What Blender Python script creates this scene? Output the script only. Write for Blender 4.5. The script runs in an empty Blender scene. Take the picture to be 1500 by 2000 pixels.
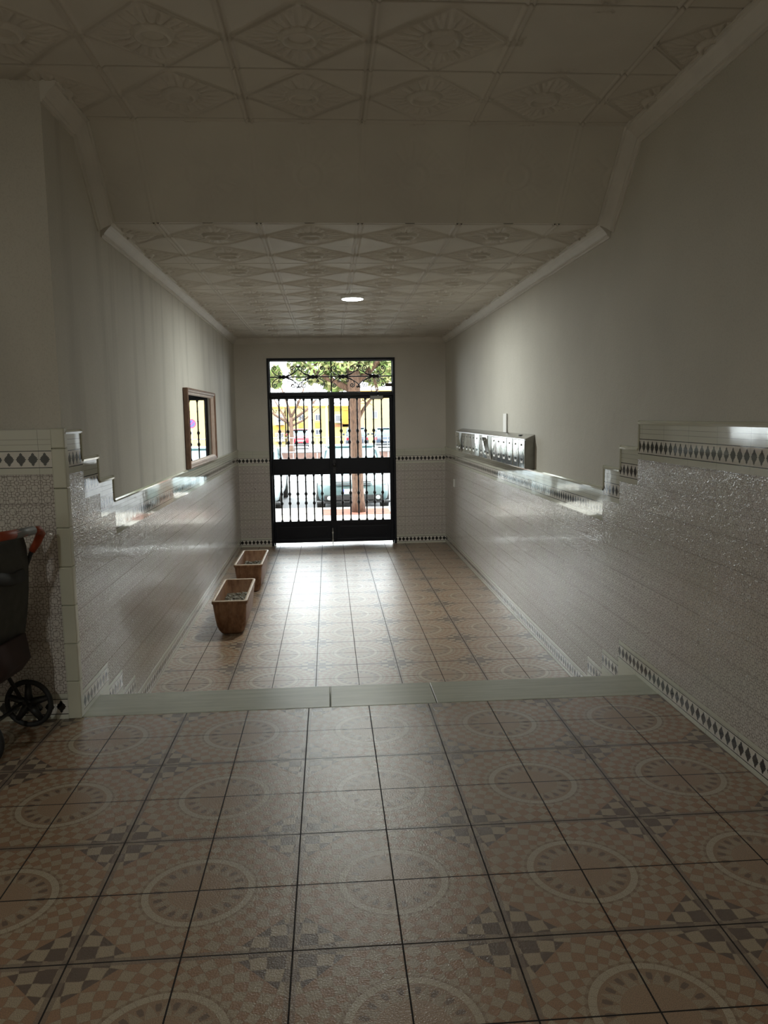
import bpy, math, random
from math import sin, cos, pi, radians, sqrt, atan2
from mathutils import Vector, Matrix
random.seed(7)
SC = bpy.context.scene
COL = SC.collection

# ------------------------------------------------------------------ camera
YAW, PITCH, ROLL, FPX, EYE = .0691, .1227, .0142, 1522.5, 1.5188
def cam_vec(x, u, d):
    c, s = cos(-ROLL), sin(-ROLL); x, u = x*c-u*s, x*s+u*c
    c, s = cos(PITCH), sin(PITCH); y, z = d*c+u*s, -d*s+u*c
    c, s = cos(YAW), sin(YAW)
    return Vector((x*c+y*s, -x*s+y*c, z))
cd = bpy.data.cameras.new('camera'); cam = bpy.data.objects.new('camera', cd); COL.objects.link(cam)
cd.sensor_fit = 'VERTICAL'; cd.sensor_height = 36; cd.lens = FPX/2000*36; cd.clip_end = 600; cd.clip_start = .02
R_, U_, F_ = cam_vec(1, 0, 0), cam_vec(0, 1, 0), cam_vec(0, 0, 1)
m = Matrix(((R_.x, U_.x, -F_.x), (R_.y, U_.y, -F_.y), (R_.z, U_.z, -F_.z))).to_4x4()
m.translation = (0, 0, EYE); cam.matrix_world = m
SC.camera = cam

# ------------------------------------------------------------------ light
SC.view_settings.view_transform = 'Standard'; SC.view_settings.look = 'None'
SC.view_settings.gamma = 1; SC.view_settings.use_curve_mapping = False
SC.view_settings.exposure = 0.85
SKY = 6.0
W = bpy.data.worlds.new('world'); SC.world = W; W.use_nodes = True
bg = W.node_tree.nodes['Background']; bg.inputs[0].default_value = (.90, .96, 1.0, 1); bg.inputs[1].default_value = SKY
sd = bpy.data.lights.new('sun', 'SUN'); sd.energy = 1.5; sd.angle = radians(3); sd.color = (1, .95, .85)
so = bpy.data.objects.new('sun', sd); COL.objects.link(so); so.rotation_euler = (radians(38), 0, radians(-18))
pd = bpy.data.lights.new('door_daylight_portal', 'AREA'); pd.shape = 'RECTANGLE'; pd.size = 2.0; pd.size_y = 2.9
pd.cycles.is_portal = True
po = bpy.data.objects.new('door_daylight_portal', pd); COL.objects.link(po); po.location = (.06, 12.12, .98); po.rotation_euler = (radians(-90), 0, 0)
SC.cycles.max_bounces = 10; SC.cycles.diffuse_bounces = 6; SC.cycles.glossy_bounces = 5; SC.cycles.transparent_max_bounces = 12
SC.cycles.sample_clamp_indirect = 6; SC.cycles.caustics_reflective = False; SC.cycles.caustics_refractive = False

# ------------------------------------------------------------------ plan (metres, camera above the origin, +Y towards the street door)
YM0, YM1, YD = 3.96, 4.285, 11.80
Z2, ZC2, ZC1 = -.4265, 2.676, 3.10
YB1, YB2 = 4.46, 4.88
XLN, XLF, XRN, XRF = -1.3114, -1.368, 1.7632, 1.7737
def XL(y): return XLN+(XLF-XLN)*(y-YM0)/(YD-YM0)
def XR(y): return XRN+(XRF-XRN)*(y-YM0)/(YD-YM0)
S = .316; TX, TY = -.136, 3.6594; TX2, TY2 = -.1343, 6.2835
YBACK = -3.2; XALC = -3.6

# ------------------------------------------------------------------ object helpers
def tag(o, label=None, cat=None, group=None, kind=None):
    if label: o['label'] = label
    if cat: o['category'] = cat
    if group: o['group'] = group
    if kind: o['kind'] = kind
    return o
def empty(name, loc, rz=0.0):
    o = bpy.data.objects.new(name, None); COL.objects.link(o); o.location = loc; o.rotation_euler = (0, 0, rz); o.empty_display_size = .1
    return o
def kids(o): return [c for c in bpy.data.objects if c.parent == o]
def copy_tree(o, parent=None):
    c = o.copy(); COL.objects.link(c); c.parent = parent
    for ch in list(o.children): copy_tree(ch, c)
    return c
class MB:
    def __init__(s): s.v = []; s.f = []; s.uv = {}; s.mi = []; s.sm = []
    def add(s, vs, fs, mi=0, uvs=None, smooth=False):
        b = len(s.v); s.v += [tuple(v) for v in vs]
        for k, f in enumerate(fs):
            if uvs: s.uv[len(s.f)] = uvs[k]
            s.f.append([b+i for i in f]); s.mi.append(mi); s.sm.append(smooth)
        return s
    def box(s, x0, x1, y0, y1, z0, z1, M=None, mi=0):
        vs = [(x, y, z) for z in (z0, z1) for y in (y0, y1) for x in (x0, x1)]
        if M: vs = [M @ Vector(v) for v in vs]
        return s.add(vs, [(0, 2, 3, 1), (4, 5, 7, 6), (0, 1, 5, 4), (2, 6, 7, 3), (0, 4, 6, 2), (1, 3, 7, 5)], mi)
    def hexa(s, vs, mi=0, uvs=None):
        return s.add(vs, [(0, 2, 3, 1), (4, 5, 7, 6), (0, 1, 5, 4), (2, 6, 7, 3), (0, 4, 6, 2), (1, 3, 7, 5)], mi, uvs)
    def quad(s, a, b, c, d, mi=0, uv=None): return s.add([a, b, c, d], [(0, 1, 2, 3)], mi, [uv] if uv else None)
    def tube(s, pts, r, n=10, cap=True, mi=0, closed=False):
        pts = [Vector(p) for p in pts]; rr = r if isinstance(r, (list, tuple)) else [r]*len(pts)
        vs = []; fs = []; N = len(pts); up = None
        for i, p in enumerate(pts):
            a = pts[(i-1) % N] if (i > 0 or closed) else p; b = pts[(i+1) % N] if (i < N-1 or closed) else p
            t = (b-a).normalized()
            if up is None:
                up = Vector((0, 0, 1)) if abs(t.z) < .9 else Vector((1, 0, 0))
            e1 = (up-t*up.dot(t)).normalized(); e2 = t.cross(e1); up = e1
            for k in range(n):
                an = 2*pi*k/n; vs.append(p+(e1*cos(an)+e2*sin(an))*rr[i])
        M_ = N if closed else N-1
        for i in range(M_):
            for k in range(n):
                j = (i+1) % N
                fs.append((i*n+k, i*n+(k+1) % n, j*n+(k+1) % n, j*n+k))
        if cap and not closed:
            fs.append(tuple(range(n))[::-1]); fs.append(tuple((N-1)*n+k for k in range(n)))
        return s.add(vs, fs, mi, smooth=True)
    def lathe(s, prof, c=(0, 0, 0), n=20, axis='z', mi=0, smooth=True):
        vs = []; fs = []
        for r, h in prof:
            for k in range(n):
                a = 2*pi*k/n
                p = {'z': (r*cos(a), r*sin(a), h), 'y': (r*cos(a), h, r*sin(a)), 'x': (h, r*cos(a), r*sin(a))}[axis]
                vs.append((c[0]+p[0], c[1]+p[1], c[2]+p[2]))
        for i in range(len(prof)-1):
            for k in range(n):
                fs.append((i*n+k, i*n+(k+1) % n, (i+1)*n+(k+1) % n, (i+1)*n+k))
        fs.append(tuple(range(n))[::-1]); fs.append(tuple((len(prof)-1)*n+k for k in range(n)))
        return s.add(vs, fs, mi, smooth=smooth)
    def loft(s, rings, mi=0, cap=True, smooth=True):
        n = len(rings[0]); vs = [p for r in rings for p in r]; fs = []
        for i in range(len(rings)-1):
            for k in range(n):
                fs.append((i*n+k, i*n+(k+1) % n, (i+1)*n+(k+1) % n, (i+1)*n+k))
        if cap: fs.append(tuple(range(n))[::-1]); fs.append(tuple((len(rings)-1)*n+k for k in range(n)))
        return s.add(vs, fs, mi, smooth=smooth)
    def build(s, name, mats, parent=None, bevel=0, kind=None, subsurf=0, fixn=True):
        me = bpy.data.meshes.new(name); me.from_pydata(s.v, [], s.f)
        for mt in (mats if isinstance(mats, (list, tuple)) else [mats]): me.materials.append(mt)
        me.polygons.foreach_set('material_index', s.mi); me.polygons.foreach_set('use_smooth', s.sm)
        if s.uv:
            ul = me.uv_layers.new(name='UVMap')
            for fi, uv in s.uv.items():
                for k, li in enumerate(me.polygons[fi].loop_indices): ul.data[li].uv = uv[k]
        me.update()
        if fixn and not s.uv:
            import bmesh
            b = bmesh.new(); b.from_mesh(me); bmesh.ops.recalc_face_normals(b, faces=b.faces); b.to_mesh(me); b.free()
        o = bpy.data.objects.new(name, me); COL.objects.link(o)
        if parent: o.parent = parent
        if bevel:
            md = o.modifiers.new('bevel', 'BEVEL'); md.width = bevel; md.segments = 2; md.limit_method = 'ANGLE'; md.angle_limit = radians(40)
        if subsurf:
            md = o.modifiers.new('sub', 'SUBSURF'); md.levels = subsurf; md.render_levels = subsurf
        if kind: o['kind'] = kind
        return o

# ------------------------------------------------------------------ material helpers: a tiny expression compiler on math nodes
def new_mat(name):
    mt = bpy.data.materials.new(name); mt.use_nodes = True
    nt = mt.node_tree; return mt, nt, nt.nodes['Principled BSDF']
class E:
    nt = None
    def __init__(s, v): s.v = v
    @staticmethod
    def op(o, *a, clamp=False):
        n = E.nt.nodes.new('ShaderNodeMath'); n.operation = o; n.use_clamp = clamp
        for i, x in enumerate(a):
            x = x.v if isinstance(x, E) else x
            if isinstance(x, (int, float)): n.inputs[i].default_value = x
            else: E.nt.links.new(x, n.inputs[i])
        return E(n.outputs[0])
    def __add__(s, o): return E.op('ADD', s, o)
    __radd__ = __add__
    def __sub__(s, o): return E.op('SUBTRACT', s, o)
    def __rsub__(s, o): return E.op('SUBTRACT', o, s)
    def __mul__(s, o): return E.op('MULTIPLY', s, o)
    __rmul__ = __mul__
    def __truediv__(s, o): return E.op('DIVIDE', s, o)
    def __lt__(s, o): return E.op('LESS_THAN', s, o)
    def __gt__(s, o): return E.op('GREATER_THAN', s, o)
    def __and__(s, o): return s*o
    def __or__(s, o): return E.op('MAXIMUM', s, o)
    def __invert__(s): return 1-s
def eabs(a): return E.op('ABSOLUTE', a)
def efract(a): return E.op('FRACT', a)
def emin(a, b): return E.op('MINIMUM', a, b)
def emax(a, b): return E.op('MAXIMUM', a, b)
def efloor(a): return E.op('FLOOR', a)
def step(a, lo, hi):   # smooth 0..1
    return E.op('MULTIPLY', a-lo, 1/(hi-lo), clamp=True)
def mixc(f, a, b):
    n = E.nt.nodes.new('ShaderNodeMix'); n.data_type = 'RGBA'
    for i, x in ((0, f), (6, a), (7, b)):
        x = x.v if isinstance(x, E) else x
        if isinstance(x, tuple): n.inputs[i].default_value = (*x, 1)
        elif isinstance(x, (int, float)): n.inputs[i].default_value = x
        else: E.nt.links.new(x, n.inputs[i])
    return E(n.outputs[2])
def noise(scale, detail=2, vec=None, rough=.5, out=0):
    n = E.nt.nodes.new('ShaderNodeTexNoise'); n.inputs['Scale'].default_value = scale; n.inputs['Detail'].default_value = detail; n.inputs['Roughness'].default_value = rough
    if vec is not None: E.nt.links.new(vec, n.inputs['Vector'])
    return E(n.outputs[out])
def geo_pos():
    n = E.nt.nodes.new('ShaderNodeNewGeometry'); x = E.nt.nodes.new('ShaderNodeSeparateXYZ'); E.nt.links.new(n.outputs['Position'], x.inputs[0])
    return n.outputs['Position'], E(x.outputs[0]), E(x.outputs[1]), E(x.outputs[2])
def obj_pos():
    n = E.nt.nodes.new('ShaderNodeTexCoord'); return n.outputs['Object']
def uvpos():
    n = E.nt.nodes.new('ShaderNodeTexCoord'); x = E.nt.nodes.new('ShaderNodeSeparateXYZ'); E.nt.links.new(n.outputs['UV'], x.inputs[0])
    return n.outputs['UV'], E(x.outputs[0]), E(x.outputs[1])
def bump(bs, h, dist=.002, strength=1.0):
    n = E.nt.nodes.new('ShaderNodeBump'); n.inputs['Distance'].default_value = dist; n.inputs['Strength'].default_value = strength
    E.nt.links.new(h.v, n.inputs['Height']); E.nt.links.new(n.outputs[0], bs.inputs['Normal'])
def setc(bs, c): E.nt.links.new(c.v, bs.inputs['Base Color'])
def simple(name, col, rough=.5, metal=0, nscale=0, namp=.15, bdist=0, bscale=60, spec=None, emis=None):
    mt, nt, bs = new_mat(name); E.nt = nt
    bs.inputs['Roughness'].default_value = rough; bs.inputs['Metallic'].default_value = metal
    if spec is not None: bs.inputs['Specular IOR Level'].default_value = spec
    ns = noise(nscale or 12, 4, obj_pos())
    setc(bs, mixc(step(ns, .3, .7), tuple(c*(1-namp) for c in col), tuple(min(1, c*(1+namp)) for c in col)))
    if bdist: bump(bs, noise(bscale, 3, obj_pos()), bdist)
    if emis: bs.inputs['Emission Color'].default_value = (*emis[0], 1); bs.inputs['Emission Strength'].default_value = emis[1]
    return mt

# floor: printed mosaic tiles, a medallion spread over four tiles
def floor_mat(name, tx, ty, sp_=.68, rg_=.24):
    mt, nt, bs = new_mat(name); E.nt = nt
    P, X, Y, Z = geo_pos()
    u = (X-tx)/S; v = (Y-ty)/S
    px = (efract((u-1)/2+.5)-.5)*2; py = (efract(v/2+.5)-.5)*2
    ax, ay = eabs(px), eabs(py)
    r = E.op('SQRT', px*px+py*py); th = E.op('ARCTAN2', py, px)
    # hand cut look
    wob = (noise(26, 2, P)-.5)*.10
    N = 32/(2*pi)
    lr = E.op('LOGARITHM', emax(r, .05), math.e)
    A = N*th+N*lr*1.0+wob*2.2+.5; B = N*th*-1+N*lr*1.0-wob*2.2+.5
    par = eabs(efloor(A)+efloor(B)-2*efloor((efloor(A)+efloor(B))/2))     # 0/1 checker
    ea = emin(efract(A), 1-efract(A)); eb = emin(efract(B), 1-efract(B)); joint = emin(ea, eb) < .05
    cream = (.43, .345, .245); salmon = (.35, .205, .125); grey = (.125, .09, .075); sal2 = (.37, .25, .165)
    corner = (ax+ay > 1.42)
    dark = mixc(corner, salmon, grey)
    c = mixc(par > .5, dark, cream)
    c = mixc(joint*.22, c, (.16, .11, .08))
    # blend towards the ring the cubes get smaller and softer
    border = emax(ax, ay) > .95
    c = mixc(border*.75, c, (.24, .18, .14))
    ring = (r > .500) & (r < .570)
    seg = efract(th*(30/(2*pi))) < .06
    c = mixc(r < .60, c, mixc(par > .5, (.27, .18, .12), (.35, .27, .19)))
    c = mixc(ring, c, mixc(seg*.4, (.50, .42, .31), (.18, .13, .1)))
    inner = r < .500
    t = eabs(efract(th*(18/(2*pi)))-.5)*2
    f = (r-.30)/.18
    star = (1-t) > f
    ci = mixc(star, (.33, .22, .145), (.39, .31, .22))
    gr = (t > .62) & (f > .40) & (f < .88) & ((t-.62)*2.2 > eabs(f-.66))
    ci = mixc(gr*.75, ci, grey)
    ci = mixc(r < .315, ci, sal2)
    c = mixc(inner, c, ci)
    sp = noise(420, 2, P); sp2 = noise(900, 1, P)
    c = mixc(step(sp, .43, .66)*.7, c, (.13, .095, .07))
    c = mixc(step(sp2, .55, .75)*.3, c, (.48, .42, .33))
    gx = emin(efract(u), 1-efract(u)); gy = emin(efract(v), 1-efract(v)); g = emin(gx, gy)
    grout = g < .0080
    c = mixc(grout, c, (.030, .026, .024))
    setc(bs, c)
    bs.inputs['Roughness'].default_value = .30
    rgh = rg_+grout*.4+(sp-.5)*.12
    nt.links.new(rgh.v, bs.inputs['Roughness'])
    nt.links.new(((1-grout*.92)*sp_).v, bs.inputs['Specular IOR Level'])
    h = noise(170, 3, P)*.9+noise(520, 2, P)*.35-grout*.5
    bump(bs, h, .0013, .9)
    return mt
M_floor1 = floor_mat('mosaic_floor_upper', TX, TY)
M_floor2 = floor_mat('mosaic_floor_lower', TX2, TY2, 1.0, .29)

# wall tile body: star lattice lines with relief
def body_mat(name, uoff=0.0, rough=.09, relief=.0006):
    mt, nt, bs = new_mat(name); E.nt = nt
    UV, U, V = uvpos()
    TW, TH = .285, .1395
    def lattice(per, du, dv, k):
        x = eabs(efract((U+du)/per)-.5); y = eabs(efract((V+dv)/per)-.5)
        d1 = emax(x, y)-k; d2 = (x+y)*.7071-k
        e = eabs(emin(d1, d2))
        cr = emin(emax(eabs(x-0.0), k-emax(x, y)), emax(eabs(y-0.0), k-emax(x, y)))
        return emin(e, cr)*per
    l1 = lattice(.057, 0, 0, .25); l2 = lattice(.057, .0285, .0285, .155)
    vor = nt.nodes.new('ShaderNodeTexVoronoi'); vor.feature = 'DISTANCE_TO_EDGE'; vor.inputs['Scale'].default_value = 50
    nt.links.new(UV, vor.inputs['Vector']); l3 = E(vor.outputs['Distance'])*.016
    line = emin(emin(l1, l2), l3+.0008)
    ln = 1-step(line, .0006, .0015)
    big = noise(2.2, 2, UV)
    gx = efract((U+uoff)/TW); gx = emin(gx, 1-gx)*TW; gy = efract(V/TH); gy = emin(gy, 1-gy)*TH
    g = emin(gx, gy); grout = g < .0012; gb = (gy > .0045) & (gy < .0062)
    base = mixc(step(big, .38, .62), (.62, .59, .54), (.62, .57, .545))
    c = mixc(ln*.88, base, (.13, .10, .085))
    c = mixc(gb*.3, c, (.25, .2, .18))
    c = mixc(grout, c, (.20, .17, .155))
    setc(bs, c)
    bs.inputs['Roughness'].default_value = rough
    bs.inputs['Specular IOR Level'].default_value = .75
    h = ln*-.55+step(line, .001, .004)*.35-(g < .0016)*1.0+noise(9, 1, UV)*1.2
    bump(bs, h, relief, 1.0)
    return mt
M_body = body_mat('star_lattice_tile')

def strip_mat(name, l1, l2, joints, rough=.06):
    mt, nt, bs = new_mat(name); E.nt = nt
    UV, U, V = uvpos(); TW = .285; P = .057; mid = (l1+l2)/2
    x = eabs(efract(U/P)-.5)*P; y = eabs(V-mid)
    q = .0042
    xs = efloor(x/q+.3)*q; ys = efloor(y/q+.3)*q
    dia = (xs/.0235+ys/.0325) < 1.0
    band = (V > l1) & (V < l2)
    black = (dia & band) | (eabs(V-l1) < .0021) | (eabs(V-l2) < .0021)
    jl = None
    for j in joints:
        e = eabs(V-j) < .0009; jl = e if jl is None else (jl | e)
    gx = efract(U/TW); gx = emin(gx, 1-gx)*TW
    gr = gx < .0010
    if jl is not None: gr = gr | jl
    c = mixc(band, (.60, .60, .52), (.66, .63, .58))
    c = mixc(gr*.7, c, (.16, .14, .12))
    c = mixc(black, c, (.012, .012, .013))
    setc(bs, c); bs.inputs['Roughness'].default_value = rough; bs.inputs['Specular IOR Level'].default_value = .75
    bump(bs, gr*-1.0+noise(7, 1, UV)*.8, .0008, .9)
    return mt
M_strip_top = strip_mat('diamond_border_top', .033, .115, [0.0, .146, .171])
M_strip_base = strip_mat('diamond_border_base', .026, .104, [.112])
M_cap = simple('cream_glazed_trim', (.60, .60, .50), .09, spec=.75, nscale=4, namp=.04)

def plaster_mat(name, col, bs_d=.0014, sc=140, streaks=False):
    mt, nt, bs = new_mat(name); E.nt = nt
    P, X, Y, Z = geo_pos()
    n1 = noise(1.1, 3, P); n2 = noise(sc, 3, P)
    c = mixc(step(n1, .35, .65), tuple(k*.95 for k in col), tuple(min(1, k*1.04) for k in col))
    c = mixc(step(n2, .48, .75)*.22, c, tuple(k*.55 for k in col))
    if streaks:
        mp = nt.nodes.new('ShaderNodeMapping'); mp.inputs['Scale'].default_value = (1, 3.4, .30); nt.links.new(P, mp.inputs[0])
        c = mixc(step(noise(1.3, 3, mp.outputs[0]), .50, .72)*.42, c, tuple(k*.5 for k in col))  # darker vertical streaks from stretched noise
    setc(bs, c); bs.inputs['Roughness'].default_value = .75; bs.inputs['Specular IOR Level'].default_value = .25
    bump(bs, n2+noise(14, 2, P)*1.5, bs_d, .8)
    return mt
M_wall = plaster_mat('stippled_wall_plaster', (.62, .60, .545))
M_wall_streaked = plaster_mat('streaked_plaster', (.63, .61, .555), streaks=True)
M_endwall = plaster_mat('smooth_wall_plaster', (.66, .635, .585), .0006, 90)
M_mould = simple('moulding_plaster', (.66, .64, .60), .55, nscale=6, namp=.05)

def ceiling_mat(name, k=1.0):
    mt, nt, bs = new_mat(name); E.nt = nt
    P, X, Y, Z = geo_pos()
    c = mixc(step(noise(1.7, 3, P), .35, .65), (.60*k, .575*k, .53*k), (.66*k, .635*k, .58*k))
    at = nt.nodes.new('ShaderNodeAttribute'); at.attribute_name = 'seam'
    c = mixc(E(at.outputs['Fac'])*.7, c, (.22, .19, .16))
    setc(bs, c); bs.inputs['Roughness'].default_value = .6; bs.inputs['Specular IOR Level'].default_value = .35
    bump(bs, noise(120, 2, P), .0006)
    return mt
M_ceil = ceiling_mat('cast_plaster_ceiling')

def marble_mat():
    mt, nt, bs = new_mat('pale_green_marble'); E.nt = nt
    P, X, Y, Z = geo_pos()
    mp = nt.nodes.new('ShaderNodeMapping'); mp.inputs['Scale'].default_value = (1.2, 14, 6); nt.links.new(P, mp.inputs[0])
    n = noise(2.2, 5, mp.outputs[0], .6); n2 = noise(7, 4, P)
    c = mixc(step(n, .35, .7), (.40, .42, .35), (.54, .55, .47)); c = mixc(step(n2, .58, .75)*.4, c, (.32, .34, .28))
    setc(bs, c); bs.inputs['Roughness'].default_value = .32; return mt
M_marble = marble_mat()
M_riser = M_marble
M_door = simple('black_painted_steel', (.006, .007, .012), .40, spec=.3, nscale=5)
M_iron = simple('wrought_iron', (.015, .014, .017), .45, spec=.5)
M_steel = simple('brushed_steel', (.62, .62, .60), .28, 1, nscale=30, namp=.05)
M_chrome = simple('mirror_steel', (.72, .72, .68), .13, 1, nscale=3, namp=.03, bdist=.004, bscale=5)
M_steel_side = simple('satin_steel_side', (.30, .295, .27), .4, .6)
M_hole = simple('dark_opening', (.01, .01, .01), .8)
M_white = simple('white_plastic', (.75, .75, .72), .4, namp=.03)
M_paper = simple('white_paper', (.82, .82, .80), .6, namp=.03)

def wood_mat(name, a, b, rough=.4):
    mt, nt, bs = new_mat(name); E.nt = nt
    mp = nt.nodes.new('ShaderNodeMapping'); mp.inputs['Scale'].default_value = (20, 3, 3); nt.links.new(obj_pos(), mp.inputs[0])
    n = noise(4, 5, mp.outputs[0], .6); setc(bs, mixc(step(n, .3, .7), a, b)); bs.inputs['Roughness'].default_value = rough; bump(bs, n, .001)
    return mt
M_frame = wood_mat('brown_frame_wood', (.13, .07, .045), (.27, .16, .11))
M_frame_lt = wood_mat('pink_frame_liner', (.50, .38, .32), (.66, .53, .46))
mt, nt, bs = new_mat('mirror_glass'); M_mirror = mt
bs.inputs['Metallic'].default_value = 1; bs.inputs['Roughness'].default_value = .01; bs.inputs['Base Color'].default_value = (.92, .93, .92, 1)
def glass_mat(name, tint=(.97, .98, .97), k=.10):
    mt = bpy.data.materials.new(name); mt.use_nodes = True; nt = mt.node_tree; E.nt = nt
    nt.nodes.remove(nt.nodes['Principled BSDF'])
    tr = nt.nodes.new('ShaderNodeBsdfTransparent'); tr.inputs[0].default_value = (*tint, 1)
    gl = nt.nodes.new('ShaderNodeBsdfGlossy'); gl.inputs['Roughness'].default_value = .02
    fr = nt.nodes.new('ShaderNodeFresnel'); fr.inputs[0].default_value = 1.45
    mx = nt.nodes.new('ShaderNodeMixShader'); nt.links.new(fr.outputs[0], mx.inputs[0]); nt.links.new(tr.outputs[0], mx.inputs[1]); nt.links.new(gl.outputs[0], mx.inputs[2])
    nt.links.new(mx.outputs[0], nt.nodes['Material Output'].inputs[0]); return mt
M_glass = glass_mat('clear_glass')

def terracotta():
    mt, nt, bs = new_mat('weathered_terracotta'); E.nt = nt
    mp = nt.nodes.new('ShaderNodeMapping'); mp.inputs['Scale'].default_value = (7, 7, 1.3); nt.links.new(obj_pos(), mp.inputs[0])
    n = noise(4, 5, mp.outputs[0], .6); n2 = noise(40, 3, obj_pos())
    c = mixc(step(n, .35, .68), (.16, .072, .035), (.30, .165, .09)); c = mixc(step(n2, .55, .75)*.3, c, (.28, .20, .13))
    setc(bs, c); bs.inputs['Roughness'].default_value = .55; bump(bs, n2+n, .0015); return mt
M_terra = terracotta()
M_rim = simple('bleached_terracotta_rim', (.46, .37, .28), .5, nscale=40, namp=.2)
M_soil = simple('dry_soil', (.10, .085, .06), .9, nscale=25, namp=.6, bdist=.01, bscale=30)
M_pebble = simple('pale_gravel', (.30, .29, .25), .8, nscale=9, namp=.3)

# ------------------------------------------------------------------ the hall: floors
b = MB(); b.box(XALC, 2.4, YBACK, YM0, -.12, 0); b.build('floor', M_floor1, kind='structure')
b = MB(); b.box(-1.6, 2.0, 4.84, YD+.02, Z2-.12, Z2); b.build('floor', M_floor2, kind='structure')
b = MB(); b.box(XL(4), 1.77, YM0, 4.255, -.7, -.03)
b.box(XL(4), 1.77, 4.255, 4.545, -.7, -.172); b.box(XL(4), 1.77, 4.545, 4.84, -.7, -.314)
b.build('stair_base', M_riser, kind='structure')
for i, (xa, xb) in enumerate([(-1.31, -.135+.11), (-.022, .54), (.543, 1.763)]):
    b = MB(); b.box(xa, xb, YM0, YM1, -.03, .0015); o = b.build('stair_tread', M_marble, bevel=.004, kind='structure')
for k in (1, 2):
    b = MB(); b.box(-1.31, 1.763, 4.255+.29*(k-1), 4.285+.29*k, -.142*k-.03, -.142*k); b.build('stair_tread', M_marble, bevel=.004, kind='structure')

# walls
def wallbox(name, pts, z0, z1, mat):
    """prism over a plan polygon"""
    b = MB(); n = len(pts); vs = [(x, y, z0) for x, y in pts]+[(x, y, z1) for x, y in pts]
    fs = [tuple(range(n))[::-1], tuple(range(n, 2*n))]+[(i, (i+1) % n, n+(i+1) % n, n+i) for i in range(n)]
    b.add(vs, fs); return b.build(name, mat, kind='structure')
wallbox('wall_left', [(XL(YM0), YM0), (XL(YD+.1), YD+.1), (-1.75, YD+.1), (-1.75, YM0)], -.7, 3.3, M_wall_streaked)
wallbox('wall_right', [(XR(YBACK), YBACK-.2), (2.2, YBACK-.2), (2.2, YD+.1), (XR(YD+.1), YD+.1)], -.7, 3.3, M_wall)
wallbox('wall_alcove', [(XALC-.2, YM0), (-1.75, YM0), (-1.75, YM0+.3), (XALC-.2, YM0+.3)], -.2, 3.3, M_wall)
wallbox('wall_alcove_side', [(XALC-.2, YBACK-.2), (XALC, YBACK-.2), (XALC, YM0), (XALC-.2, YM0)], -.2, 3.3, M_wall)
wallbox('wall_rear', [(XALC, YBACK-.2), (XR(YBACK), YBACK-.2), (XR(YBACK), YBACK), (XALC, YBACK)], -.2, 3.3, M_wall)
# street wall with the door opening, tall because the house has storeys above
DX0, DX1, DZ1 = -.895, 1.008, 2.385
b = MB()
Y0, Y1 = YD, YD+.28
b.box(-9, DX0, Y0, Y1, -.8, 9); b.box(DX1, 9, Y0, Y1, -.8, 9); b.box(DX0, DX1, Y0, Y1, DZ1, 9)
b.build('wall_back', M_endwall, kind='structure')
b = MB(); b.box(DX0, DX1, YD-.0, YD+.40, Z2-.12, Z2+.0); b.build('door_sill', M_marble, kind='structure')

# ceilings: cast panels, a rosette in a lozenge with ribs, modelled as relief
import numpy as np
def relief(X, V, v0, amp=.010, plain=None, soft=1.0):
    PER, PEV, xc = .605, .608, -.085
    fx = (X-xc)/PER+.5; px = (fx-np.floor(fx)-.5)*2; fy = (V-v0)/PEV+.5; py = (fy-np.floor(fy)-.5)*2
    ax, ay = abs(px), abs(py); r = np.hypot(px, py); th = np.arctan2(py, px)
    sm = lambda x, a, b: np.clip((x-a)/(b-a), 0, 1)
    rib = lambda d, w: 1-sm(abs(d), w*.3, w)
    loz = np.maximum(rib(ax+ay-.915, .024), rib(ax+ay-.985, .024))*(ay < .90)
    flat = rib(ay-.90, .024)*(ax < .10)
    sd = rib((1-ax)+ay-.135, .026)*(ax > .8)
    ring = 1-sm(abs(r-.225), .028, .052); dish = -(1-sm(r, .10, .17))*.15
    t = abs((th*20/(2*pi)) % 1-.5)*2
    inl = 1-sm(ax+ay, .82, .86)
    lob = (1-sm(t, .55, .95))*sm(r, .29, .36)*inl*(1-sm(r+.10*(1-t)**2, .66, .80))
    veins = rib(((th*20/(2*pi)) % 1)-.5, .10)*sm(r, .36, .45)*inl*(1-sm(r, .6, .75))*.3
    bed = inl*sm(r, .24, .30)*-.30
    side = rib(ax-.955, .022)*.75
    h = loz*.50+flat*.4+sd*.45+ring*1.25-dish+lob*.80-veins+bed+side
    seam = ((1-ay) < .012)*1.0+((1-ax) < .006)*.4
    h = h-seam*.8
    if plain is not None: h = h*(1-((X > plain[0]) & (X < plain[1]) & (V > plain[2]) & (V < plain[3])))
    return h*amp*soft, np.clip(seam, 0, 1)
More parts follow.
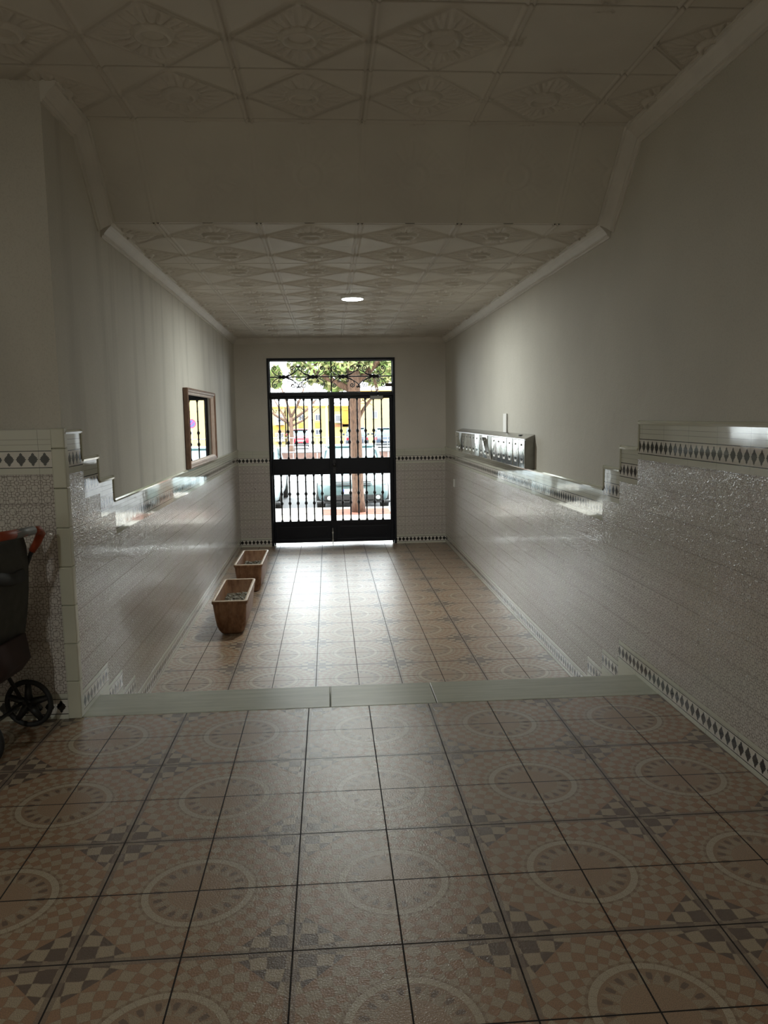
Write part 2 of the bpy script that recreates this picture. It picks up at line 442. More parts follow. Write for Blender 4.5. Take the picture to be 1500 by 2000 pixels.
def relief_sheet(name, x0, x1, va, vb, res, v0, to3d, back, **kw):
    nx, nv = int((x1-x0)/res)+1, int((vb-va)/res)+1
    gx, gv = np.meshgrid(np.linspace(x0, x1, nx), np.linspace(va, vb, nv)); h, seam = relief(gx, gv, v0, **kw)
    co = np.stack(to3d(gx, gv, h), -1).reshape(-1, 3)
    i = np.arange(nv-1)[:, None]*nx+np.arange(nx-1)[None, :]; f = np.stack([i, i+nx, i+nx+1, i+1], -1).reshape(-1, 4)
    n0 = len(co)      # a solid slab behind the relief
    co = np.concatenate([co, np.array(back, float)]); f = np.concatenate([f, np.array([[0, 1, 2, 3]])+n0])
    me = bpy.data.meshes.new(name); me.vertices.add(len(co)); me.vertices.foreach_set('co', co.ravel())
    me.loops.add(f.size); me.loops.foreach_set('vertex_index', f.ravel().astype(np.int32))
    me.polygons.add(len(f)); me.polygons.foreach_set('loop_start', np.arange(0, f.size, 4, dtype=np.int32))
    me.polygons.foreach_set('use_smooth', np.ones(len(f), bool)); me.update(calc_edges=True)
    a = me.attributes.new('seam', 'FLOAT', 'POINT'); a.data.foreach_set('value', np.concatenate([seam.ravel(), np.zeros(len(back))]).astype(np.float32))
    me.materials.append(M_ceil); o = bpy.data.objects.new(name, me); COL.objects.link(o); o['kind'] = 'structure'; return o
relief_sheet('ceiling', XALC, 1.9, 2.3, YB1, .0075, 3.505, lambda x, v, h: (x, v, ZC1-h), [(XALC, YBACK, ZC1+.05), (1.9, YBACK, ZC1+.05), (1.9, YB1, ZC1+.05), (XALC, YB1, ZC1+.05)], plain=(.87, 1.44, 3.25, 3.76), amp=.014)
b = MB(); b.box(XALC, 1.9, YBACK, 2.3, ZC1, ZC1+.04); b.build('ceiling', M_ceil, kind='structure')
relief_sheet('ceiling', -1.5, 1.9, YB2, YD+.01, .0085, 5.21, lambda x, v, h: (x, v, ZC2-h), [(-1.5, YB2, ZC2+.1), (1.9, YB2, ZC2+.1), (1.9, YD, ZC2+.1), (-1.5, YD, ZC2+.1)], amp=.013)
SLN = sqrt((YB2-YB1)**2+(ZC1-ZC2)**2); SY, SZ = (YB2-YB1)/SLN, (ZC2-ZC1)/SLN
relief_sheet('ceiling', -1.5, 1.9, 0, SLN, .0085, .30, lambda x, v, h: (x, YB1+v*SY+h*SZ, ZC1+v*SZ-h*SY), [(-1.5, YB1, ZC1+.1), (1.9, YB1, ZC1+.1), (1.9, YB2+.1, ZC2+.05), (-1.5, YB2+.1, ZC2+.05)], amp=.0042)
b = MB(); b.box(XALC-.3, 2.3, YBACK-.3, YD+.02, ZC1+.16, ZC1+.5); b.build('roof', M_wall, kind='structure')

# cornice mouldings
PROF = [(0, 1.15), (.1, 1.15), (.12, 1.0), (.26, .95), (.28, .84), (.45, .62), (.66, .40), (.84, .26), (.88, .12), (1.0, .10), (1.0, 0), (0, 0)]
mcount = [0]
def mould(p0, p1, A0, B, size=.075, A1=None):
    mcount[0] += 1
    p0, p1, A0, B = map(Vector, (p0, p1, A0, B)); A1 = Vector(A1) if A1 else A0
    r0 = [p0+A0*a*size+B*c*size for a, c in PROF]; r1 = [p1+A1*a*size+B*c*size for a, c in PROF]
    b = MB(); b.loft([r0, r1], smooth=False); return b.build('trim_%d' % mcount[0], M_mould, kind='structure')
dn = (0, 0, -1)
mould((XL(YB2), YB2, ZC2), (XL(YD), YD, ZC2), (1, 0, 0), dn)
mould((XR(YB2), YB2, ZC2), (XR(YD), YD, ZC2), (-1, 0, 0), dn)
mould((XL(YD), YD, ZC2), (XR(YD), YD, ZC2), (0, -1, 0), dn)
mould((XR(YBACK), YBACK, ZC1), (XR(YB1), YB1, ZC1), (-1, 0, 0), dn, .085)
mould((XL(YM0), YM0, ZC1), (XL(YB1), YB1, ZC1), (1, 0, 0), dn, .085)
sl = Vector((0, YB2-YB1, ZC2-ZC1)).normalized(); sb = Vector((0, sl.z, -sl.y))
if sb.y > 0: sb = -sb
mould((XL(YB1), YB1, ZC1), (XL(YB2), YB2, ZC2), (1, 0, 0), sb, .085)
mould((XR(YB1), YB1, ZC1), (XR(YB2), YB2, ZC2), (-1, 0, 0), sb, .085)

# wainscot tiling
TT, TB = .219, .133       # heights of the top border and of the base border
def side_quad(b, side, y0, y1, z0, z1, t, mi, v0, u0=None, cap=False):
    """slab on a side wall; front face carries UV = (y, v0..)"""
    X = XL if side == 'L' else XR; sg = 1 if side == 'L' else -1
    P = [(X(y)+sg*tt, y, z) for tt in (0, t) for z in (z0, z1) for y in (y0, y1)]
    # P: 0 (0,z0,y0) 1 (0,z0,y1) 2 (0,z1,y0) 3 (0,z1,y1) 4.. front
    f = (4, 5, 7, 6); uv = [(y0, v0), (y1, v0), (y1, v0+z1-z0), (y0, v0+z1-z0)]
    flat = [(y0, v0+.01)]*4
    faces = [f if side == 'R' else f[::-1], (0, 1, 5, 4), (2, 6, 7, 3), (0, 4, 6, 2), (1, 3, 7, 5)]
    if side == 'L': uvs = [uv[::-1]]
    else: uvs = [uv]
    # order for reversed face
    if side == 'L': faces[0] = (6, 7, 5, 4); uvs = [[uv[3], uv[2], uv[1], uv[0]]]
    b.add(P, faces, mi, uvs+[flat]*4)
def cap_mesh(b, side, y0, y1, z, mi):
    """quarter-round capping running along the top"""
    X = XL if side == 'L' else XR; sg = 1 if side == 'L' else -1
    pr = [(0, -.022), (.017, -.022), (.019, -.012), (.014, -.003), (.007, 0), (0, 0)]
    r0 = [(X(y0)+sg*a, y0, z+c) for a, c in pr]; r1 = [(X(y1)+sg*a, y1, z+c) for a, c in pr]
    n = len(b.f); b.loft([r0, r1], mi, smooth=False)
    for k in range(n, len(b.f)): b.uv[k] = [(0, 0)]*len(b.f[k])
def end_trim(b, side, y, z0, z1, mi):
    X = XL if side == 'L' else XR; sg = 1 if side == 'L' else -1
    pr = [(0, -.018), (.016, -.018), (.019, -.010), (.014, -.002), (.007, .002), (0, .002)]
    r0 = [(X(y)+sg*a, y+c, z0) for a, c in pr]; r1 = [(X(y)+sg*a, y+c, z1) for a, c in pr]
    n = len(b.f); b.loft([r0, r1], mi, smooth=False)
    for k in range(n, len(b.f)): b.uv[k] = [(0, 0)]*len(b.f[k])
MATS = [M_body, M_strip_top, M_strip_base, M_cap]
RZ = [0, -.142, -.284, Z2]
def wainscot(side, ystart, tops, bases):
    b = MB()
    ends = tops+[YD]; y0 = ystart; ztop0 = 1.473
    zt = [1.473, 1.324, 1.186, 1.045]
    for k, ye in enumerate(ends):
        z1 = zt[k]; side_quad(b, side, y0, ye, z1-TT, z1-.018, .012, 1, 0)
        cap_mesh(b, side, y0, ye, z1, 3)
        if k < 3: end_trim(b, side, ye, zt[k+1]-.01, z1, 3)
        side_quad(b, side, y0, ye, -.62, z1-TT, .0115, 0, -.62-.133+10*.1395)
        y0 = ye
    ends = bases+[YD]; y0 = ystart
    for k, ye in enumerate(ends):
        side_quad(b, side, y0, ye, RZ[k]+.002, RZ[k]+TB, .0135, 2, 0); 
        if k < 3: side_quad(b, side, y0 if k == 0 else y0, ye, RZ[k+1]+.002, RZ[k], .013, 3, 0)
        y0 = ye
    return b
wainscot('L', YM0+.002, [4.23, 4.515, 4.815], [4.457, 4.763, 5.066]).build('wainscot_left', MATS, kind='structure')
wainscot('R', YBACK, [4.328, 4.60, 4.885], [4.549, 4.832, 5.119]).build('wainscot_right', MATS, kind='structure')
def front_wain(b, x0, x1, y, zf, zt, t=.012):
    def q(z0, z1, tt, mi, v0):
        P = [(x, y-k, z) for k in (0, tt) for z in (z0, z1) for x in (x0, x1)]
        uv = [(x0, v0), (x1, v0), (x1, v0+z1-z0), (x0, v0+z1-z0)]
        b.add(P, [(4, 5, 7, 6), (0, 1, 5, 4), (2, 6, 7, 3), (0, 4, 6, 2), (1, 3, 7, 5)], mi, [uv]+[[(0, v0+.01)]*4]*4)
    q(zt-TT, zt, t, 1, 0); q(zf+TB, zt-TT, t-.0005, 0, 0); q(zf, zf+TB, t+.0015, 2, 0)
b = MB(); front_wain(b, XALC, -1.362, YM0, 0, 1.475); b.build('wainscot_alcove', MATS, kind='structure')
b = MB(); front_wain(b, XL(YD), DX0, YD, Z2, 1.02)
front_wain(b, DX1, XR(YD), YD, Z2, 1.02); b.build('wainscot_back', MATS, kind='structure')
# glazed corner trim where the alcove wall meets the passage
b = MB(); zz = 0.0
while zz < 1.475:
    z1 = min(zz+.1975, 1.482); b.box(-1.362, XL(YM0)+.016, YM0-.020, YM0+.030, zz+.0007, z1-.0007); zz = z1
b.build('corner_trim', M_cap, bevel=.006, kind='structure')

# ------------------------------------------------------------------ street door: two leaves, frame and transom
DY = YD+.05      # door plane (front face)
def ring_frame(b, x0, x1, z0, z1, w, y0, y1, wb=None, wt=None, wl=None, wr=None):
    wb = w if wb is None else wb; wt = w if wt is None else wt; wl = w if wl is None else wl; wr = w if wr is None else wr
    b.box(x0, x0+wl, y0, y1, z0, z1); b.box(x1-wr, x1, y0, y1, z0, z1)
    b.box(x0+wl, x1-wr, y0, y1, z0, z0+wb); b.box(x0+wl, x1-wr, y0, y1, z1-wt, z1)
b = MB(); b.box(DX0, DX0+.035, YD-.01, YD+.12, Z2, DZ1); b.box(DX1-.035, DX1, YD-.01, YD+.12, Z2, DZ1)
b.box(DX0+.035, DX1-.035, YD-.01, YD+.12, DZ1-.035, DZ1); b.box(DX0+.035, DX1-.035, YD-.005, YD+.11, 1.825, 1.877)
b.box(DX0+.03, DX0+.055, YD+.095, YD+.12, Z2, 1.83); b.box(DX1-.055, DX1-.03, YD+.095, YD+.12, Z2, 1.83); b.box(DX0+.055, DX1-.055, YD+.095, YD+.109, 1.80, 1.84)
b.build('door_frame', M_door, kind='structure', bevel=.004)
def baluster(h, big):
    """slim turned bar with collars, knots and end balls"""
    r = .0098; pr = [(r*1.9, 0), (r*2.0, .012), (r*1.3, .024), (r, .034)]
    def knot(z, rr, hh): pr.extend([(r*1.15, z-hh*1.0), (rr, z-hh*.25), (rr, z+hh*.25), (r*1.15, z+hh)])
    if big: ks = [(.27, .024, .030), (.36, .016, .008), (.46, .024, .030), (.65, .016, .008), (.82, .015, .008)]
    else: ks = [(.16, .015, .008), (.39, .024, .030), (.49, .017, .008), (.59, .024, .030), (.85, .015, .008)]
    for f, rr, hh in ks: knot(f*h, rr, hh)
    pr += [(r, h-.034), (r*1.3, h-.024), (r*2.0, h-.012), (r*1.9, h)]
    return pr
def leaf(name, x0, x1, gx0, gx1, lockside):
    root = empty(name, ((x0+x1)/2, DY, Z2)); root['kind'] = 'structure'
    ox, oy, oz = root.location
    T = lambda b: None
    zb, z1 = Z2+.035, 1.823
    b = MB()
    # stiles and rails around two openings, pressed panel below
    b.box(x0, gx0, DY, DY+.045, zb, z1); b.box(gx1, x1, DY, DY+.045, zb, z1)
    b.box(gx0, gx1, DY, DY+.045, 1.785, z1); b.box(gx0, gx1, DY, DY+.045, .65, .893); b.box(gx0, gx1, DY, DY+.045, -.12, -.062)
    b.box(gx0, gx1, DY, DY+.045, zb, zb+.05); b.box(gx0, gx1, DY+.010, DY+.035, zb, -.062)
    b.box(gx0+.05, gx1-.05, DY+.004, DY+.012, zb+.09, -.15); b.box(gx0+.03, gx1-.03, DY-.004, DY+.002, .69, .855)
    for i in range(len(b.v)): v = b.v[i]; b.v[i] = (v[0]-ox, v[1]-oy, v[2]-oz)
    b.build('leaf_frame', M_door, root, bevel=.003)
    if lockside < 0:
        bb = MB(); bb.box(.030-ox, .066-ox, -.008, -.001, zb-oz, z1-oz); bb.build('meeting_strip', M_door, root)
    protos = {}
    for (za, zc, big) in ((.893, 1.785, True), (-.062, .65, False)):
        h = zc-za; cx = (gx0+gx1)/2
        for k in range(6):
            x = cx+(k-2.5)*.123-.01
            if big not in protos:
                bb = MB(); bb.lathe(baluster(h, big), n=10); o = bb.build('baluster', M_iron, root); protos[big] = o
            else:
                o = protos[big].copy(); COL.objects.link(o); o.parent = root
            o.location = (x-ox, .022, za-oz)
        bb = MB(); bb.box(gx0-ox, gx1-ox, .036, .041, za-oz, zc-oz); bb.build('window_pane', M_glass, root)
    return root
L1 = leaf('door_1', DX0+.037, .046, -.835, .003, 1)
L2 = leaf('door_2', .049, DX1-.037, .095, .922, -1)
# door furniture
b = MB(); b.box(-.022, .022, -.012, 0, -.10, .10); b.lathe([(.012, -.02), (.012, -.05)], (0, 0, .03), 12, 'y'); b.lathe([(.024, -.05), (.027, -.062), (.02, -.075), (.006, -.08)], (0, 0, .03), 14, 'y'); b.lathe([(.011, -.012), (.011, -.022)], (0, 0, -.05), 12, 'y')
o = b.build('lock', M_iron, L2, bevel=.002); o['label'] = 'dark lock plate with round knob'; o.location = (.075-L2.location.x, 0, .77-Z2)
b = MB(); b.tube([(0, -.012, .24), (0, -.012, -.0)], .007, 8); b.box(-.012, .012, -.02, 0, .17, .19); b.box(-.012, .012, -.02, 0, .05, .07); b.tube([(0, -.012, .24), (.0, -.03, .25)], .006, 6)
o = b.build('floor_bolt', M_steel, L1); o['label'] = 'bright steel floor bolt'; o.location = (.03-L1.location.x, 0, .003)
b = MB(); b.box(-.008, .010, -.012, 0, -.17, .17); o = b.build('meeting_plate', M_steel_side, L1, bevel=.002); o['label'] = 'dull grey meeting plate'; o.location = (.018-L1.location.x, 0, 1.62-Z2)
cl = MB(); cl.box(-.10, .10, -.055, 0, -.028, .028); o = cl.build('door_closer', M_steel_side, L2, bevel=.008); o['label'] = 'grey door closer body'; o.location = (.73-L2.location.x, 0, 1.797-Z2)
b = MB(); b.box(-.10, .03, -.05, -.04, -.008, .008); b.box(-.008, .008, -.055, -.02, -.03, .05); a_ = b.build('closer_arm', M_steel, o); a_.location = (.02, 0, .045)
# transom
tw = empty('window_1', (.056, YD+.05, 1.877)); tw['kind'] = 'structure'
TX0, TX1, TZ0, TZ1 = DX0+.035, DX1-.035, 1.877, DZ1-.035
b = MB(); h_ = TZ1-TZ0
b.box(TX0-.056, TX1-.056, 0, .03, 0, .012); b.box(TX0-.056, TX1-.056, 0, .03, h_-.012, h_); b.box(-.009, .009, 0, .03, .012, h_-.012)
b.box(TX0-.056, TX0-.044, 0, .03, 0, h_); b.box(TX1-.068, TX1-.056, 0, .03, 0, h_)
b.build('window_frame', M_door, tw)
b = MB(); b.box(TX0-.056, TX1-.056, .034, .038, 0, h_); b.build('window_pane', M_glass, tw)
b = MB(); b.tube([(TX0-.056, .012, h_/2), (TX1-.056, .012, h_/2)], .009, 8); b.build('cross_bar', M_iron, tw)
def spiral(cx, cz, r0, turns, start, sg, n=26):
    return [(cx+r0*(1-i/n*.82)*cos(start+sg*turns*2*pi*i/n), .012, cz+r0*(1-i/n*.82)*sin(start+sg*turns*2*pi*i/n)) for i in range(n+1)]
def bez(p0, p1, p2, p3, n=10):
    return [tuple(sum(c*p[k] for c, p in zip(((1-t)**3, 3*t*(1-t)**2, 3*t*t*(1-t), t**3), (p0, p1, p2, p3))) for k in range(3)) for t in [i/n for i in range(n+1)]]
def scroll_cluster(b, cx, cz):
    W_ = .0070
    b.lathe([(.004, -.03), (.028, -.022), (.034, 0), (.028, .022), (.004, .03)], (cx, .012, cz), 12, 'x')
    for sx in (1, -1):
        for sz in (1, -1):
            # main C scroll
            ex, ez = cx+sx*.135, cz+sz*.125
            sp_ = spiral(ex-sx*.0, ez, .035, 1.35, (0 if sx > 0 else pi), sx*sz)
            pts = bez((cx+sx*.012, .012, cz+sz*.006), (cx+sx*.09, .012, cz+sz*.01), (ex+sx*.045, .012, cz+sz*.05), sp_[0], 12)+sp_[1:]
            b.tube(pts, W_, 6)
        # inner small scroll above and below
        for sz in (1, -1):
            ex, ez = cx+sx*.060, cz+sz*.066
            if sx == 1 and sz == 1 or sx == -1 and sz == -1 or True:
                sp_ = spiral(ex, ez, .018, 1.1, (0 if sx > 0 else pi), sx*sz, 16)
                pts = bez((cx+sx*.012, .012, cz+sz*.010), (cx+sx*.05, .012, cz+sz*.018), (ex+sx*.03, .012, cz+sz*.035), sp_[0], 8)+sp_[1:]
                b.tube(pts, W_*.8, 6)
def heart(b, xa, xb, cz):
    xm = (xa+xb)/2
    for sz in (1, -1):
        for sx, xs in ((-1, xa), (1, xb)):
            sp_ = spiral(xm+sx*.022, cz+sz*.150, .017, 1.2, (pi if sx > 0 else 0), -sx*sz, 16)
            pts = bez((xs-sx*.012, .012, cz+sz*.006), (xs-sx*.10, .012, cz+sz*.03), (xm+sx*.02, .012, cz+sz*.08), (xm+sx*.002, .012, cz+sz*.125), 12)
            b.tube(pts+[sp_[0]]+sp_[1:], .0070, 6)
for (ca, cb) in ((-.65, -.215), (.235, .70)):
    b = MB(); scroll_cluster(b, ca-.056, h_/2); scroll_cluster(b, cb-.056, h_/2); heart(b, ca-.056, cb-.056, h_/2)
    b.build('scrollwork', M_iron, tw)
b = MB(); b.box(-.045, .045, -.035, .03, -.025, .025); o = b.build('sensor_box', simple('brown_plastic', (.09, .065, .05), .5), tw, bevel=.004); o['label'] = 'small brown box'; o.location = (.915-.056, 0, .105)

# ------------------------------------------------------------------ ceiling lamps
def lamp(loc, label, power, r=.112):
    t = empty('ceiling_lamp', loc); tag(t, label, 'lamp')
    b = MB(); b.lathe([(r*.98, 0), (r, -.004), (r, -.030), (r*.93, -.036)], n=40); b.build('housing', M_white, t)
    e = simple('lit_diffuser', (1, 1, 1), .5, emis=((.86, 1.0, 1.0), 9))
    b = MB(); b.lathe([(r*.93, -.034), (r*.90, -.040), (r*.6, -.043), (.01, -.044)], n=40); b.build('lamp_diffuser', e, t)
    ld = bpy.data.lights.new('lamp_light', 'AREA'); ld.shape = 'DISK'; ld.size = r*1.7; ld.energy = power; ld.color = (.97, 1, .93)
    lo = bpy.data.objects.new('lamp_light', ld); COL.objects.link(lo); lo.parent = t; lo.location = (0, 0, -.05)
    return t
lamp((.258, 7.71, ZC2-.001), 'round white LED lamp, lit, on the relief ceiling before the street door', 25)
lamp((-1.9, -1.7, ZC1-.001), 'added fill lamp, a round white LED out of view on the high ceiling at the rear of the hall', 36)  # added out of view to brighten the hall, placed to suit the pushchair shadow

# ------------------------------------------------------------------ mirror on the left wall
MY0, MY1, MZ0, MZ1 = 7.39, 9.20, 1.050, 1.805
ang = atan2(XL(MY1)-XL(MY0), MY1-MY0)
t = empty('wall_mirror', (XL(MY0)+.004, MY0, MZ0), 0)
tag(t, 'wide mirror in a brown wooden frame on the left wall, resting on the tile border', 'mirror')
Lm, Hm = MY1-MY0, MZ1-MZ0
def frame_loft(y0, y1, z0, z1, prof):
    """prof: list of (inset, height off wall)"""
    rings = []
    for (yy, zz, sy, sz) in ((y0, z0, 1, 1), (y1, z0, -1, 1), (y1, z1, -1, -1), (y0, z1, 1, -1)):
        rings.append([(hh, yy+sy*i, zz+sz*i) for i, hh in prof])
    b = MB(); n = len(prof); vs = [p for r in rings for p in r]; fs = []
    for i in range(4):
        for k in range(n-1): fs.append((i*n+k, i*n+k+1, ((i+1) % 4)*n+k+1, ((i+1) % 4)*n+k))
    b.add(vs, fs); return b
o = frame_loft(0, Lm, 0, Hm, [(0, 0), (0, .040), (.010, .046), (.020, .038), (.030, .040), (.042, .030)]).build('frame', M_frame, t)
o = frame_loft(0, Lm, 0, Hm, [(.042, .030), (.052, .024), (.060, .016), (.064, .010)]).build('frame_liner', M_frame_lt, t); o['label'] = 'pale pinkish inner slope'
b = MB(); b.box(.0, .012, .06, Lm-.06, .06, Hm-.06); b.build('mirror_glass', M_mirror, t)
t.rotation_euler = (0, 0, -ang-radians(.2))

# ------------------------------------------------------------------ mailboxes
NB = 16; BW = .2295; MBX0 = 6.62; BH0, BH1, BT = 1.047, 1.302, 1.338; BD = .085
mats_box = None
def mailbox():
    t = empty('mailbox', (0, 0, 0))
    w = BW-.003
    b = MB()   # x: 0 = wall, -BD = front
    prof = [(0, 0), (-BD+.004, 0), (-BD+.004, BH1-BH0), (0, BT-BH0)]
    b.loft([[(x, 0, z) for x, z in prof], [(x, w, z) for x, z in prof]], smooth=False); b.build('body', M_steel_side, t, bevel=.0015)
    b = MB(); hh = BT-BH0+.003
    b.add([(0, -.001, hh), (-BD-.006, -.001, BH1-BH0+.001), (-BD-.006, w+.001, BH1-BH0+.001), (0, w+.001, hh), (0, -.001, hh-.004), (-BD-.006, -.001, BH1-BH0-.004), (-BD-.006, w+.001, BH1-BH0-.004), (0, w+.001, hh-.004)],
          [(0, 1, 2, 3), (4, 7, 6, 5), (0, 4, 5, 1), (1, 5, 6, 2), (2, 6, 7, 3), (3, 7, 4, 0)])
    b.build('lid', M_steel, t)
    b = MB(); b.box(-.005, 0, .004, w-.002, .004, BH1-BH0-.010); d = b.build('door', M_chrome, t, bevel=.001); d.location = (-BD+.003, 0, 0)
    b = MB(); b.lathe([(.009, 0), (.009, -.005), (.006, -.007)], (-.005, w*.5, .205), 12, 'x'); b.build('lock', M_steel_side, d)
    b = MB(); b.box(-.0065, -.005, w*.32, w*.68, .045, .07); b.build('name_plate', M_paper, d)
    return t
proto = mailbox()
for i in range(NB):
    t = proto if i == 0 else copy_tree(proto)
    y = MBX0+i*BW
    t.location = (XR(y)-.001, y, BH0)
    dr = [c for c in t.children if c.name.startswith('door')][0]
    if i in (6, 14): dr.rotation_euler = (0, radians(-14 if i == 6 else -12), 0)
    else: dr.rotation_euler = (0, radians(random.uniform(-1.0, .4)), radians(random.uniform(-1.2, 1.2)))
    g = 'steel mailboxes in a row on the right wall'
    if i == 0: lab = 'steel mailbox at the camera end of the row, dark label low on its door'
    elif i == 1: lab = 'steel mailbox second from the camera end of the row, slot showing in its lid'
    elif i == 6: lab = 'steel mailbox with its door ajar beside the upright white envelope'
    elif i == 14: lab = 'steel mailbox with its door ajar near the street end of the row'
    elif i == 15: lab = 'steel mailbox at the street door end of the row, last one'
    elif i < 6: lab = 'steel mailbox, %s from the camera end of the row on the right wall' % ['', '', 'third', 'fourth', 'fifth', 'sixth'][i]
    else:
        lab = 'steel mailbox, %s counting from the camera end of the row on the right wall' % {7: 'eighth', 8: 'ninth', 9: 'tenth', 10: 'eleventh', 11: 'twelfth', 12: 'thirteenth', 13: 'fourteenth'}[i]
    tag(t, lab, 'mailbox', g)
    if i == 0:
        b = MB(); b.box(-.0075, -.005, .09, .135, .062, .085); b.build('dark_label', M_hole, dr)
    if i == 1:
        sl_ = MB(); sl_.box(-.05, -.02, .08, .14, .262, .285); sl_.build('lid_slot', M_hole, t)
b = MB(); b.box(-.016, -.006, -.07, .07, 0, .185); o = b.build('envelope', M_paper); o.location = (XR(7.72), 7.72, 1.339); o.rotation_euler = (0, 0, 0)
tag(o, 'upright white envelope leaning on the wall on top of the mailboxes', 'envelope')
b = MB(); b.box(-.012, 0, -.04, .04, -.055, .055); o = b.build('wall_socket', M_white, bevel=.004); o.location = (XR(10.92)-.011, 10.92, .56)
tag(o, 'small white socket plate on the tiled right wall below the mailboxes', 'socket')

# ------------------------------------------------------------------ planters
def planter(loc, label, seed, rz=0):
    rnd = random.Random(seed)
    t = empty('planter', loc, rz); tag(t, label, 'planter', 'terracotta troughs by the left wall')
    Wt, Lt, Wb, Lb, H = .158, .485, .120, .40, .335
    def rr(hx, hy, rad, z, n=5):
        out = []
        for cx, cy, a0 in ((hx-rad, hy-rad, 0), (-hx+rad, hy-rad, pi/2), (-hx+rad, -hy+rad, pi), (hx-rad, -hy+rad, 1.5*pi)):
            for k in range(n+1): a = a0+pi/2*k/n; out.append((cx+rad*cos(a), cy+rad*sin(a), z))
        return out
    b = MB()
    rings = [rr(Wb-.050, Lb-.045, .03, 0), rr(Wb-.030, Lb-.024, .04, .008), rr(Wb-.006, Lb-.010, .05, .035), rr(Wb+.012, Lb+.008, .05, .085), rr(Wt-.018, Lt-.03, .045, H*.55), rr(Wt-.008, Lt-.01, .035, H-.040), rr(Wt-.008, Lt-.01, .035, H-.038), rr(Wt, Lt, .035, H-.030), rr(Wt, Lt, .035, H-.006)]
    b.loft(rings, cap=False)
    b.add(rings[0], [tuple(range(len(rings[0])))[::-1]])
    rin = [rr(Wt-.026, Lt-.026, .02, H-.004), rr(Wt-.034, Lt-.05, .02, H*.55), rr(Wt-.05, Lt-.09, .02, H*.35)]
    b.loft(rin, cap=False); b.build('trough', M_terra, t)
    b = MB(); b.loft([rr(Wt, Lt, .035, H-.007), rr(Wt-.004, Lt-.004, .033, H), rr(Wt-.022, Lt-.022, .022, H), rr(Wt-.026, Lt-.026, .02, H-.006)], cap=False); o = b.build('rim', M_rim, t); o['label'] = 'bleached pale rim'
    b = MB(); nx, ny = 8, 22; hx, hy = Wt-.038, Lt-.06
    vs = [(-hx+2*hx*i/nx, -hy+2*hy*j/ny, H*.60+rnd.uniform(-.008, .010)) for j in range(ny+1) for i in range(nx+1)]
    b.add(vs, [(j*(nx+1)+i, j*(nx+1)+i+1, (j+1)*(nx+1)+i+1, (j+1)*(nx+1)+i) for j in range(ny) for i in range(nx)], smooth=True); s_ = b.build('soil', M_soil, t)
    b = MB()
    for k in range(150):
        x, y, r = rnd.uniform(-hx, hx), rnd.uniform(-hy, hy), rnd.uniform(.005, .014)
        b.lathe([(r*.3, -r*.5), (r, -r*.1), (r*.8, r*.4), (r*.2, r*.6)], (x, y, H*.61+r*.3), 6)
    g_ = b.build('gravel', M_pebble, s_); g_['kind'] = 'stuff'
    return t
planter((-.922, 7.335, Z2), 'terracotta trough planter with bare soil, nearer one, standing on the lower tiled floor', 3, .012)
planter((-.925, 9.05, Z2), 'terracotta trough planter with bare soil, farther one, beside the street door corner', 4, .0)

# ------------------------------------------------------------------ pushchair in the alcove
M_tyre = simple('black_rubber', (.012, .012, .012), .7); M_grip = simple('red_orange_foam', (.30, .05, .018), .55, bdist=.0005)
M_greysl = simple('grey_sleeve', (.17, .18, .18), .5); M_fab = simple('grey_canvas', (.060, .060, .054), .9, nscale=20, bdist=.002, bscale=300)
M_blk = simple('black_frame_tube', (.012, .012, .013), .4)
t = empty('pushchair', (-1.80, 3.60, 0), -.10); tag(t, 'folding pushchair with orange-red grips and grey canvas, parked against the alcove wall', 'pushchair')
PX, PY = -1.80, 3.55
def L_(x, y, z): return (x-PX, y-PY, z)
YF, YN = 3.78, 3.33     # far and near side
b = MB(); b.tube([L_(-1.402, 3.70, 1.010), L_(-1.398, YF-.03, 1.005), L_(-1.402, YF, .985), L_(-1.425, YF, .94), L_(-1.452, YF, .90)], [.019, .020, .021, .019, .016], 12)
b.build('handle_grip', M_grip, t)
b = MB(); b.tube([L_(-1.402, 3.62, 1.013), L_(-1.402, 3.35, 1.03)], .021, 12); b.build('handle_grip', M_grip, t)
b = MB(); b.tube([L_(-1.402, 3.70, 1.011), L_(-1.402, 3.52, 1.018)], .0215, 14); o = b.build('handle_sleeve', M_greysl, t); o['label'] = 'grey sleeve between the grips'
b = MB()
b.tube([L_(-1.45, YF, .905), L_(-1.56, YF, .66), L_(-1.86, YF, .30), L_(-2.10, YF, .12)], .011, 8)
b.tube([L_(-1.402, 3.35, 1.03), L_(-1.45, YN, .905), L_(-1.56, YN, .66), L_(-1.86, YN, .30), L_(-2.10, YN, .12)], .011, 8)
for y in (YF, YN): b.tube([L_(-1.56, y, .17), L_(-1.70, y, .45), L_(-2.02, y, .60)], .010, 8)
b.tube([L_(-1.70, YF, .45), L_(-1.70, YN, .45)], .009, 8); b.tube([L_(-1.56, YF, .14), L_(-1.56, YN, .14)], .009, 8)
b.build('frame', M_blk, t)
